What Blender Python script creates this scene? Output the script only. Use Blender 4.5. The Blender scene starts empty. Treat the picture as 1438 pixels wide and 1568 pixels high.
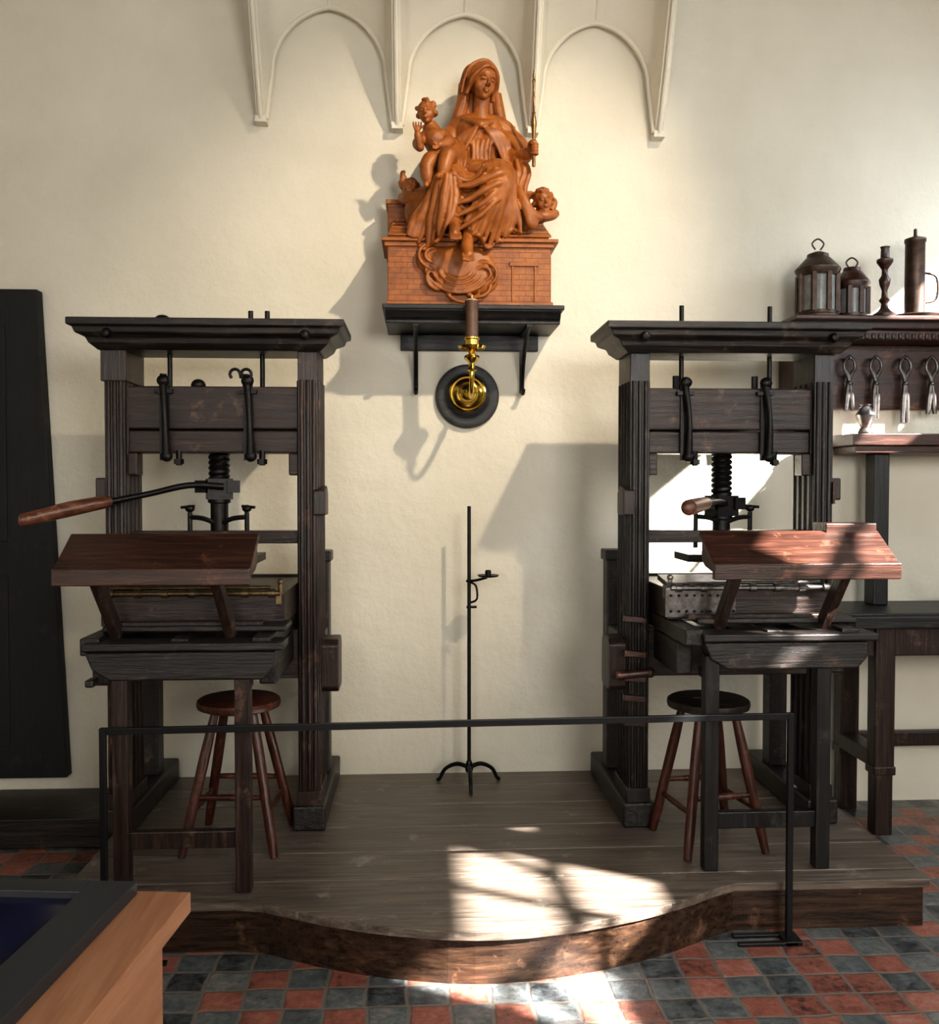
import bpy, bmesh, math, random
from mathutils import Vector, Matrix, Euler
random.seed(7)
scene = bpy.context.scene
COL = scene.collection

# ------------------------------------------------------------------ materials
def newmat(name):
    m = bpy.data.materials.new(name); m.use_nodes = True
    nt = m.node_tree; nt.nodes.clear()
    out = nt.nodes.new('ShaderNodeOutputMaterial')
    b = nt.nodes.new('ShaderNodeBsdfPrincipled')
    nt.links.new(b.outputs[0], out.inputs[0])
    return m, nt, b
def ramp(nt, stops):
    r = nt.nodes.new('ShaderNodeValToRGB')
    e = r.color_ramp.elements
    e[0].position, e[0].color = stops[0][0], (*stops[0][1], 1)
    e[1].position, e[1].color = stops[-1][0], (*stops[-1][1], 1)
    for p, c in stops[1:-1]:
        k = e.new(p); k.color = (*c, 1)
    return r
def noise(nt, vec, scale, detail=6, rough=.6, dist=0):
    n = nt.nodes.new('ShaderNodeTexNoise')
    n.inputs['Scale'].default_value = scale; n.inputs['Detail'].default_value = detail
    n.inputs['Roughness'].default_value = rough; n.inputs['Distortion'].default_value = dist
    nt.links.new(vec, n.inputs['Vector']); return n
def coord(nt, scale=(1,1,1)):
    t = nt.nodes.new('ShaderNodeTexCoord'); m = nt.nodes.new('ShaderNodeMapping')
    m.inputs['Scale'].default_value = scale
    nt.links.new(t.outputs['Object'], m.inputs['Vector']); return m.outputs[0]
def bump(nt, b, h, strength, dist=.01):
    n = nt.nodes.new('ShaderNodeBump'); n.inputs['Strength'].default_value = strength
    n.inputs['Distance'].default_value = dist
    nt.links.new(h, n.inputs['Height']); nt.links.new(n.outputs[0], b.inputs['Normal']); return n
def mixc(nt, fac, a, bb, mode='MIX'):
    n = nt.nodes.new('ShaderNodeMix'); n.data_type = 'RGBA'; n.blend_type = mode
    for i, v in ((0, fac), (6, a), (7, bb)):
        if isinstance(v, (int, float)): n.inputs[i].default_value = v
        elif isinstance(v, tuple): n.inputs[i].default_value = (*v, 1)
        else: nt.links.new(v, n.inputs[i])
    return n.outputs[2]
def wood(name, dark, mid, light, axis='z', rough=.42, bs=.35, wear=.60, wc=None):
    m, nt, b = newmat(name)
    s = {'x': (2.2, 34, 34), 'y': (34, 2.2, 34), 'z': (34, 34, 2.2)}[axis]
    g = noise(nt, coord(nt, s), 1.6, 8, .7, .4)
    big = noise(nt, coord(nt), 8, 9, .74)
    r = ramp(nt, [(.34, dark), (.54, mid), (.74, light)])
    nt.links.new(g.outputs[0], r.inputs[0])
    w = ramp(nt, [(wear-.03, (0,0,0)), (wear+.08, (1,1,1))])
    nt.links.new(big.outputs[0], w.inputs[0])
    c = mixc(nt, w.outputs[0], r.outputs[0], wc or tuple(min(1, x*1.5) for x in light))
    nt.links.new(c, b.inputs['Base Color'])
    rr = nt.nodes.new('ShaderNodeMapRange'); rr.inputs[3].default_value = rough-.12; rr.inputs[4].default_value = rough+.22
    nt.links.new(g.outputs[0], rr.inputs[0]); nt.links.new(rr.outputs[0], b.inputs['Roughness'])
    bump(nt, b, g.outputs[0], bs, .006)
    return m
def plain(name, col, rough=.5, metal=0, var=.25, scale=30, bs=.1):
    m, nt, b = newmat(name)
    n = noise(nt, coord(nt), scale, 6, .65)
    r = ramp(nt, [(.3, tuple(x*(1-var) for x in col)), (.7, tuple(min(1, x*(1+var)) for x in col))])
    nt.links.new(n.outputs[0], r.inputs[0]); nt.links.new(r.outputs[0], b.inputs['Base Color'])
    b.inputs['Roughness'].default_value = rough; b.inputs['Metallic'].default_value = metal
    bump(nt, b, n.outputs[0], bs, .004)
    return m

W = {}
for ax in 'xyz':
    W['dk'+ax] = wood('old_dark_oak_'+ax, (.003,.0025,.002), (.012,.0085,.007), (.058,.040,.030), ax, .34, .6)
    W['br'+ax] = wood('brown_oak_'+ax, (.006,.0035,.003), (.025,.012,.0085), (.082,.045,.031), ax, .33, .6)
    W['rd'+ax] = wood('red_mahogany_'+ax, (.012,.005,.0032), (.044,.015,.009), (.115,.048,.028), ax, .28, .35)
    W['bk'+ax] = wood('black_stained_wood_'+ax, (.0022,.0022,.0024), (.006,.0058,.006), (.028,.026,.025), ax, .36, .5)
STOOLW = wood('red_brown_stool_wood', (.022,.007,.004), (.070,.020,.011), (.15,.052,.028), 'z', .28, .25)
GRIP = wood('worn_grip_wood', (.05,.018,.009), (.15,.055,.028), (.24,.11,.06), 'x', .3, .3)
DOORW = wood('ebonised_door', (.002,.002,.002), (.0036,.0034,.0034), (.009,.008,.0075), 'z', .6, .3)
IRON = plain('wrought_iron', (.013,.0115,.011), .40, .6, .4, 60, .3)
STEEL = plain('worn_steel', (.30,.28,.27), .33, .9, .5, 40, .2)
DARKSTEEL = plain('dull_tool_steel', (.12,.11,.105), .38, .8, .5, 40, .2)
BLACKP = plain('black_painted_metal', (.007,.008,.009), .35, .2, .2, 60, .03)
FRAMEG = plain('graphite_frame', (.030,.033,.038), .4, .2, .1, 60, .03)
BRASS = plain('polished_brass', (.62,.42,.09), .2, 1, .2, 30, .05)
OLDBRASS = plain('aged_brass', (.26,.145,.06), .35, .9, .4, 40, .15)
DULLBRASS = plain('tarnished_hinge_metal', (.16,.11,.06), .4, .8, .5, 40, .2)
GLASSY = plain('horn_pane', (.20,.21,.20), .2, 0, .3, 20, .05)
WAX = plain('brown_wax', (.085,.042,.024), .45, 0, .4, 25, .2)
WICK = plain('pale_wax', (.45,.34,.18), .5, 0, .2, 25, .1)
PAPER = plain('stone_bed', (.10,.08,.06), .5, 0, .35, 14, .2)
CARD = plain('white_card', (.7,.7,.72), .6, 0, .1, 14, .02)

# plaster
def plaster():
    m, nt, b = newmat('cream_limewash_plaster')
    v = coord(nt)
    big = noise(nt, v, 1.1, 4, .6); med = noise(nt, v, 9, 6, .6); fine = noise(nt, v, 60, 4, .6)
    r = ramp(nt, [(.3, (.59,.555,.455)), (.7, (.69,.65,.55))])
    nt.links.new(big.outputs[0], r.inputs[0]); nt.links.new(r.outputs[0], b.inputs['Base Color'])
    b.inputs['Roughness'].default_value = .7
    a = nt.nodes.new('ShaderNodeMath'); a.operation = 'MULTIPLY_ADD'
    nt.links.new(fine.outputs[0], a.inputs[0]); a.inputs[1].default_value = .10; nt.links.new(med.outputs[0], a.inputs[2])
    bump(nt, b, a.outputs[0], .32, .03)
    return m
PLASTER = plaster()

def tiles():
    m, nt, b = newmat('red_and_slate_floor_tiles')
    tc = nt.nodes.new('ShaderNodeTexCoord')
    def M(op, a, bb=None, c=None):
        n = nt.nodes.new('ShaderNodeMath'); n.operation = op
        for i, v in enumerate((a, bb, c)):
            if v is None: continue
            if isinstance(v, (int, float)): n.inputs[i].default_value = v
            else: nt.links.new(v, n.inputs[i])
        return n.outputs[0]
    sx = nt.nodes.new('ShaderNodeSeparateXYZ')
    wob = noise(nt, tc.outputs['Object'], 5, 3)
    nt.links.new(tc.outputs['Object'], sx.inputs[0])
    wv = M('MULTIPLY', M('SUBTRACT', wob.outputs[0], .5), .26)
    S = .125
    yy = M('ADD', M('DIVIDE', sx.outputs[1], S*.92), wv)
    cy = M('FLOOR', yy)
    off = M('MULTIPLY', M('SINE', M('MULTIPLY', cy, 12.9)), .34)
    xx = M('ADD', M('ADD', M('DIVIDE', sx.outputs[0], S), off), wv)
    cx = M('FLOOR', xx)
    fx = M('SUBTRACT', xx, cx); fy = M('SUBTRACT', yy, cy)
    ex = M('MINIMUM', fx, M('SUBTRACT', 1, fx)); ey = M('MINIMUM', fy, M('SUBTRACT', 1, fy))
    n1 = noise(nt, tc.outputs['Object'], 34, 8, .75); n2 = noise(nt, tc.outputs['Object'], 12, 9, .8)
    e = M('ADD', M('MINIMUM', ex, ey), M('MULTIPLY', M('SUBTRACT', n1.outputs[0], .5), .10))
    par = M('MODULO', M('ABSOLUTE', M('ADD', cx, cy)), 2)
    comb = nt.nodes.new('ShaderNodeCombineXYZ'); nt.links.new(cx, comb.inputs[0]); nt.links.new(cy, comb.inputs[1])
    wn = nt.nodes.new('ShaderNodeTexWhiteNoise'); nt.links.new(comb.outputs[0], wn.inputs['Vector'])
    flip = M('LESS_THAN', wn.outputs['Value'], .25)
    sel = M('ABSOLUTE', M('SUBTRACT', par, flip))
    red = ramp(nt, [(.39, (.06,.035,.03)), (.45, (.24,.085,.06)), (.55, (.38,.145,.105)), (.65, (.46,.28,.23))])
    blk = ramp(nt, [(.39, (.025,.026,.027)), (.46, (.08,.09,.095)), (.55, (.155,.17,.17)), (.65, (.33,.28,.25))])
    mixn = M('ADD', M('MULTIPLY', n1.outputs[0], .45), M('MULTIPLY', n2.outputs[0], .55))
    mixr = M('ADD', mixn, M('MULTIPLY', M('SUBTRACT', wn.outputs['Value'], .5), .12))
    nt.links.new(mixr, red.inputs[0]); nt.links.new(mixr, blk.inputs[0])
    c = mixc(nt, sel, red.outputs[0], blk.outputs[0])
    g = nt.nodes.new('ShaderNodeMapRange'); g.inputs[1].default_value = .02; g.inputs[2].default_value = .07
    nt.links.new(e, g.inputs[0])
    c = mixc(nt, g.outputs[0], (.20,.17,.145), c)
    nt.links.new(c, b.inputs['Base Color'])
    rr = nt.nodes.new('ShaderNodeMapRange'); rr.inputs[3].default_value = .2; rr.inputs[4].default_value = .55
    nt.links.new(n2.outputs[0], rr.inputs[0]); nt.links.new(rr.outputs[0], b.inputs['Roughness'])
    h = M('ADD', g.outputs[0], M('MULTIPLY', n1.outputs[0], .9))
    bump(nt, b, h, .5, .006)
    return m
TILES = tiles()
PLANK = wood('worn_platform_boards', (.068,.052,.041), (.15,.118,.094), (.27,.22,.178), 'x', .30, .4, .62, (.31,.27,.23))
RISER = wood('polished_oak_riser', (.014,.008,.006), (.045,.024,.014), (.12,.066,.04), 'x', .24, .25, .6)
BEECH = wood('varnished_beech', (.30,.13,.065), (.37,.175,.09), (.43,.22,.12), 'y', .4, .08, .8)
def terracotta(name, brick=False):
    m, nt, b = newmat(name)
    v = coord(nt)
    n = noise(nt, v, 14, 8, .7); f = noise(nt, v, 120, 3, .6)
    r = ramp(nt, [(.25, (.12,.034,.006)), (.5, (.26,.080,.012)), (.78, (.38,.135,.026))])
    nt.links.new(n.outputs[0], r.inputs[0])
    b.inputs['Roughness'].default_value = .48
    if brick:
        t = nt.nodes.new('ShaderNodeTexCoord'); mp = nt.nodes.new('ShaderNodeMapping')
        mp.inputs['Rotation'].default_value = (math.radians(-90), 0, 0)
        nt.links.new(t.outputs['Object'], mp.inputs[0])
        bt = nt.nodes.new('ShaderNodeTexBrick'); nt.links.new(mp.outputs[0], bt.inputs['Vector'])
        bt.inputs['Scale'].default_value = 1; bt.inputs['Brick Width'].default_value = .055
        bt.inputs['Row Height'].default_value = .024; bt.inputs['Mortar Size'].default_value = .0013
        bt.inputs['Mortar Smooth'].default_value = .4
        inv = nt.nodes.new('ShaderNodeMath'); inv.operation = 'SUBTRACT'; inv.inputs[0].default_value = 1
        nt.links.new(bt.outputs['Fac'], inv.inputs[1])
        c = mixc(nt, bt.outputs['Fac'], r.outputs[0], (.17,.05,.011))
        nt.links.new(c, b.inputs['Base Color'])
        ad = nt.nodes.new('ShaderNodeMath'); ad.operation = 'MULTIPLY_ADD'
        nt.links.new(n.outputs[0], ad.inputs[0]); ad.inputs[1].default_value = .9; nt.links.new(inv.outputs[0], ad.inputs[2])
        bump(nt, b, ad.outputs[0], .5, .004)
    else:
        nt.links.new(r.outputs[0], b.inputs['Base Color'])
        bump(nt, b, f.outputs[0], .25, .002)
    return m
TERRA = terracotta('terracotta'); TERRAB = terracotta('terracotta_brickwork', True)

# ------------------------------------------------------------------ mesh builder
class Grp:
    def __init__(s, name, loc):
        s.e = bpy.data.objects.new(name, None); s.e.location = loc; s.e.empty_display_size = .1
        COL.objects.link(s.e); s.loc = Vector(loc)
def catmull(pts, rad, n):
    P = [Vector(p) for p in pts]; R = list(rad)
    if n <= 1 or len(P) < 3: return P, R
    op, orr = [], []
    for i in range(len(P)-1):
        p0 = P[max(i-1, 0)]; p1 = P[i]; p2 = P[i+1]; p3 = P[min(i+2, len(P)-1)]
        for k in range(n):
            t = k/n
            op.append(.5*((2*p1)+(p2-p0)*t+(2*p0-5*p1+4*p2-p3)*t*t+(3*p1-p0-3*p2+p3)*t**3))
            ts = t*t*(3-2*t)
            orr.append(R[i]*(1-ts)+R[i+1]*ts)
    op.append(P[-1]); orr.append(R[-1]); return op, orr
class B:
    def __init__(s): s.bm = bmesh.new()
    def _cube(s, mat):
        bmesh.ops.create_cube(s.bm, size=1, matrix=mat); return s
    def box(s, x0, x1, y0, y1, z0, z1):
        return s._cube(Matrix.Translation(((x0+x1)/2, (y0+y1)/2, (z0+z1)/2)) @ Matrix.Diagonal((abs(x1-x0), abs(y1-y0), abs(z1-z0), 1)))
    def obox(s, c, size, rot=(0,0,0)):
        return s._cube(Matrix.Translation(c) @ Euler(rot).to_matrix().to_4x4() @ Matrix.Diagonal((*size, 1)))
    def beam(s, p0, p1, w, h, up=(0,0,1)):
        p0, p1 = Vector(p0), Vector(p1); d = (p1-p0); L = d.length; d.normalize()
        u = Vector(up)
        if abs(d.dot(u)) > .95: u = Vector((0,1,0))
        sx = d.cross(u).normalized(); uu = sx.cross(d)
        R = Matrix((sx, d, uu)).transposed().to_4x4()
        return s._cube(Matrix.Translation((p0+p1)/2) @ R @ Matrix.Diagonal((w, L, h, 1)))
    def tube(s, pts, rad, seg=12, n=1, flat=1.0):
        if isinstance(rad, (int, float)): rad = [rad]*len(pts)
        P, R = catmull(pts, rad, n); rings = []; prev = None
        for i, p in enumerate(P):
            d = (P[min(i+1, len(P)-1)]-P[max(i-1, 0)]).normalized()
            if prev is None:
                a = Vector((0,0,1)) if abs(d.z) < .9 else Vector((0,1,0))
                nx = d.cross(a).normalized()
            else:
                nx = (prev-d*prev.dot(d)).normalized()
            prev = nx; ny = d.cross(nx)
            rings.append([s.bm.verts.new(p+(nx*math.cos(2*math.pi*k/seg)+ny*flat*math.sin(2*math.pi*k/seg))*R[i]) for k in range(seg)])
        for a, b in zip(rings, rings[1:]):
            for k in range(seg):
                s.bm.faces.new((a[k], a[(k+1) % seg], b[(k+1) % seg], b[k]))
        s.bm.faces.new(rings[0][::-1]); s.bm.faces.new(rings[-1]); return s
    def cyl(s, p0, p1, r0, r1=None, seg=20):
        return s.tube([p0, p1], [r0, r0 if r1 is None else r1], seg)
    def cap(s, pts, rad, seg=12, n=5):
        """tube with rounded ends"""
        if isinstance(rad, (int, float)): rad = [rad]*len(pts)
        s.tube(pts, rad, seg, n)
        s.ell(pts[0], (rad[0],)*3, sub=2); s.ell(pts[-1], (rad[-1],)*3, sub=2); return s
    def ell(s, c, r, rot=(0,0,0), sub=3):
        bmesh.ops.create_icosphere(s.bm, subdivisions=sub, radius=1, matrix=Matrix.Translation(c) @ Euler(rot).to_matrix().to_4x4() @ Matrix.Diagonal((*r, 1))); return s
    def lathe(s, c, prof, axis='z', seg=32):
        c = Vector(c); rings = []
        for r, h in prof:
            ring = []
            for k in range(seg):
                a = 2*math.pi*k/seg; x, y = max(r, 1e-4)*math.cos(a), max(r, 1e-4)*math.sin(a)
                v = Vector((x, y, h)) if axis == 'z' else Vector((x, h, -y)) if axis == 'y' else Vector((h, x, y))
                ring.append(s.bm.verts.new(c+v))
            rings.append(ring)
        for a, b in zip(rings, rings[1:]):
            for k in range(seg): s.bm.faces.new((a[k], a[(k+1) % seg], b[(k+1) % seg], b[k]))
        s.bm.faces.new(rings[0][::-1]); s.bm.faces.new(rings[-1]); return s
    def prism(s, poly, a0, a1, plane='xy'):
        def mk(p, a):
            return (p[0], p[1], a) if plane == 'xy' else (p[0], a, p[1]) if plane == 'xz' else (a, p[0], p[1])
        A = [s.bm.verts.new(mk(p, a0)) for p in poly]; C = [s.bm.verts.new(mk(p, a1)) for p in poly]
        s.bm.faces.new(A[::-1]); s.bm.faces.new(C); n = len(poly)
        for i in range(n): s.bm.faces.new((A[i], A[(i+1) % n], C[(i+1) % n], C[i]))
        return s
    def done(s, name, mat, grp=None, bevel=0, smooth=False, angle=40):
        bmesh.ops.recalc_face_normals(s.bm, faces=s.bm.faces)
        me = bpy.data.meshes.new(name); s.bm.to_mesh(me); s.bm.free()
        me.materials.append(mat)
        if smooth:
            for p in me.polygons: p.use_smooth = True
            me.set_sharp_from_angle(angle=math.radians(angle))
        o = bpy.data.objects.new(name, me); COL.objects.link(o)
        if grp:
            o.parent = grp.e; o.matrix_parent_inverse = Matrix.Translation(-grp.loc)
        if bevel:
            md = o.modifiers.new('bevel', 'BEVEL'); md.width = bevel; md.segments = 2; md.limit_method = 'ANGLE'
            md.harden_normals = False
        return o

# ------------------------------------------------------------------ room shell
XL, XR, YF, ZC = -3.0, 3.3, -7.2, 4.9
B().box(XL-.2, XR+.2, 0, .2, -.2, ZC+.2).done('wall_back', PLASTER)
B().box(XL-.2, XL, YF, 0, -.2, ZC+.2).done('wall_left', PLASTER)
B().box(XL-.2, XR+.2, YF-.2, .2, -.2, 0).done('floor', TILES)
B().box(XL-.2, XR+.2, YF-.2, .2, ZC, ZC+.2).done('ceiling', W['brx'])
def holed_wall(name, axis, pos, thick, a0, a1, holes):
    # wall built of boxes around rectangular openings (sorted along the wall)
    b = B(); cur = a0
    def bx(u0, u1, z0, z1):
        if axis == 'x': b.box(pos, pos+thick, u0, u1, z0, z1)
        else: b.box(u0, u1, pos, pos+thick, z0, z1)
    for (h0, h1, z0, z1) in holes:
        bx(cur, h0, -.2, ZC+.2); bx(h0, h1, -.2, z0); bx(h0, h1, z1, ZC+.2); cur = h1
    bx(cur, a1, -.2, ZC+.2); b.done(name, PLASTER)
win_r = [(-3.48, -2.66, 2.24, 2.86), (-2.42, -1.98, 2.55, 3.14), (-1.26, -.30, 2.62, 3.36)]
holed_wall('wall_right', 'x', XR, .06, YF, 0, win_r)
added_win_f = [(-1.6, -.2, 1.4, 4.0), (1.2, 2.8, 1.6, 4.3)]  # openings added in the unseen front wall to hold fill lamps
holed_wall('wall_front', 'y', YF-.2, .2, XL, XR, added_win_f)
k = 0
for (a, c, z0, z1) in win_r:
    k += 1; b = B(); x = XR+.03
    n = 2 if k == 1 else 1
    for i in range(n+1):
        y = a+(c-a)*i/n; b.box(x-.02, x+.02, y-.020, y+.020, z0, z1)
    for i in range(3 if k < 3 else 2):
        z = z0+(z1-z0)*i/(2 if k < 3 else 1); b.box(x-.02, x+.02, a, c, z-.020, z+.020)
    # curved tracery bars
    b.tube([(x, a, z0+.1), (x, a+(c-a)*.35, z0+(z1-z0)*.42), (x, a+(c-a)*.8, z0+(z1-z0)*.55), (x, c, z1)], .022, 8, 6)
    b.done('window_%d' % k, W['dkz'])
for (a, c, z0, z1) in added_win_f:  # glazing bars for the added front openings
    k += 1; b = B(); y = YF-.08
    for i in range(3):
        x = a+(c-a)*i/2; b.box(x-.03, x+.03, y-.02, y+.02, z0, z1)
    for i in range(4):
        z = z0+(z1-z0)*i/3; b.box(a, c, y-.02, y+.02, z-.03, z+.03)
    b.done('window_%d' % k, W['dkz'])

# scalloped vault springing on the back wall
pend = [(-.735, 3.262), (-.105, 3.243), (.532, 3.235), (1.133, 3.228)]
apex = [3.785, 3.77, 3.745]
def arch_h(x):
    for i in range(3):
        x0, z0 = pend[i]; x1, z1 = pend[i+1]
        if x0 <= x <= x1:
            xc = (x0+x1)/2; hw = (x1-x0)/2-.020; t = abs(x-xc)/hw; zb = z0+(z1-z0)*(x-x0)/(x1-x0)
            if t >= 1: return zb
            T = .90
            hh = .45+.55*math.sqrt(max(0, 1-(t/T)**2)) if t < T else .45*(1-t)/(1-T)
            return zb+(apex[i]-zb)*(hh*.93+.07*(1-t))
    return pend[0][1] if x < 0 else pend[-1][1]
def gproj(t): return .04+.38*(max(t, 0)/.8)**.85
bm = bmesh.new(); xs = []
for i in range(3):
    x0, x1 = pend[i][0], pend[i+1][0]; lo = x0+.020; hi = x1-.020
    xs += [x0-.02, x0] if i == 0 else [x0]
    xs += [lo+(hi-lo)*(.5-.5*math.cos(math.pi*j/72)) for j in range(73)]
xs += [pend[-1][0], pend[-1][0]+.02]
NR = 34; grid = []
ztop = ZC+.05
for x in xs:
    a = arch_h(min(max(x, pend[0][0]), pend[-1][0])); col = [bm.verts.new((x, .02, a))]
    for j in range(NR+1):
        t = (ztop-a)*(j/NR)**1.6
        col.append(bm.verts.new((x, -gproj(t), a+t)))
    grid.append(col)
for a, c in zip(grid, grid[1:]):
    for j in range(NR+1): bm.faces.new((a[j], c[j], c[j+1], a[j+1]))
for col in (grid[0], grid[-1]):
    bk = [bm.verts.new((v.co.x, .02, v.co.z)) for v in col[1:]]
    bm.faces.new((col[0], col[1], bk[0])) if (col[0].co-bk[0].co).length > 1e-5 else None
    for j in range(NR): bm.faces.new((col[j+1], col[j+2], bk[j+1], bk[j]))
b = B(); b.bm.free(); b.bm = bm
for i, (px, pz) in enumerate(pend):
    pts = [(px, -gproj(max(t, 0))-.006, pz-.012+t) for t in [0, .03, .1, .2, .35, .5, .7, .9, 1.2, 1.6]]
    b.tube(pts, .011, 8, 3)
    b.box(px-.026, px+.026, -.065, .01, pz-.018, pz+.012)
for i in range(3):
    x0, x1 = pend[i][0]+.0205, pend[i+1][0]-.0205
    pts = []
    for j in range(73):
        x = x0+(x1-x0)*(.5-.5*math.cos(math.pi*j/72)); pts.append((x, -.040, arch_h(x)))
    b.tube(pts, .012, 8, 1)
    xc = (pend[i][0]+pend[i+1][0])/2
    b.tube([(xc, -gproj(t)-.001, apex[i]+t) for t in [0, .03, .1, .2, .4, .7, 1.1]], .008, 8, 2)
b.done('trim_vault_springing', PLASTER, smooth=True, angle=35)

# ------------------------------------------------------------------ door & left plinth
g = Grp('door_1', (-2.2, -.03, .2))
b = B(); b.prism([(-2.7, .2), (-1.645, .2), (-1.755, 2.46), (-2.7, 2.46)], -.07, -.005, 'xz')
b.done('door_leaf', DOORW, g, .004)
b = B()
for z0, z1 in ((.35, 1.15), (1.3, 2.3)): b.box(-2.5, -1.90, -.076, -.068, z0, z1)
b.done('door_panels', DOORW, g, .004)
B().box(-2.95, -1.25, -.42, -.005, 0, .13).done('trim_1', W['dkx'], bevel=.006)

# ------------------------------------------------------------------ platform
outline = [(-1.22, -.004), (-1.22, -1.38), (-.62, -1.38), (-.52, -1.40), (-.40, -1.462), (-.3, -1.51), (-.2, -1.55), (-.1, -1.582), (.0, -1.605), (.085, -1.622), (.17, -1.63), (.255, -1.63),
           (.34, -1.622), (.43, -1.606), (.52, -1.585), (.61, -1.557), (.70, -1.525), (.78, -1.49), (.86, -1.45), (.93, -1.41), (1.0, -1.365), (1.09, -1.32), (1.79, -1.32), (1.79, -.004)]
def clip(poly, ymin, ymax):
    def half(p, lim, sgn):
        out = []
        for i in range(len(p)):
            a, c = p[i-1], p[i]; ia = sgn*(a[1]-lim) >= 0; ic = sgn*(c[1]-lim) >= 0
            if ia != ic:
                t = (lim-a[1])/(c[1]-a[1]); out.append((a[0]+(c[0]-a[0])*t, lim))
            if ic: out.append(c)
        return out
    p = half(poly, ymin, 1)
    return half(p, ymax, -1) if p else p
g = Grp('wooden_platform', (.28, -.8, 0))
b = B(); y = -.004; i = 0
ws = [.19, .25, .27, .26, .25, .24, .22]
while y > -1.64:
    w = ws[i % 7]; i += 1
    p = clip(outline, y-w+.005, y)
    q = []
    for v in p:
        if not q or (Vector(v)-Vector(q[-1])).length > 1e-4: q.append(v)
    if len(q) > 2: b.prism(q, .145, .174)
    y -= w
b.done('deck_boards', PLANK, g, .002)
inner = [(x, y+.018 if y < -.1 else y) for x, y in outline]
inner = [(x+(.015 if x < -1.2 else -.015 if x > 1.78 else 0), y) for x, y in inner]
B().prism(inner, 0, .144).done('curved_riser', RISER, g)

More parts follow.
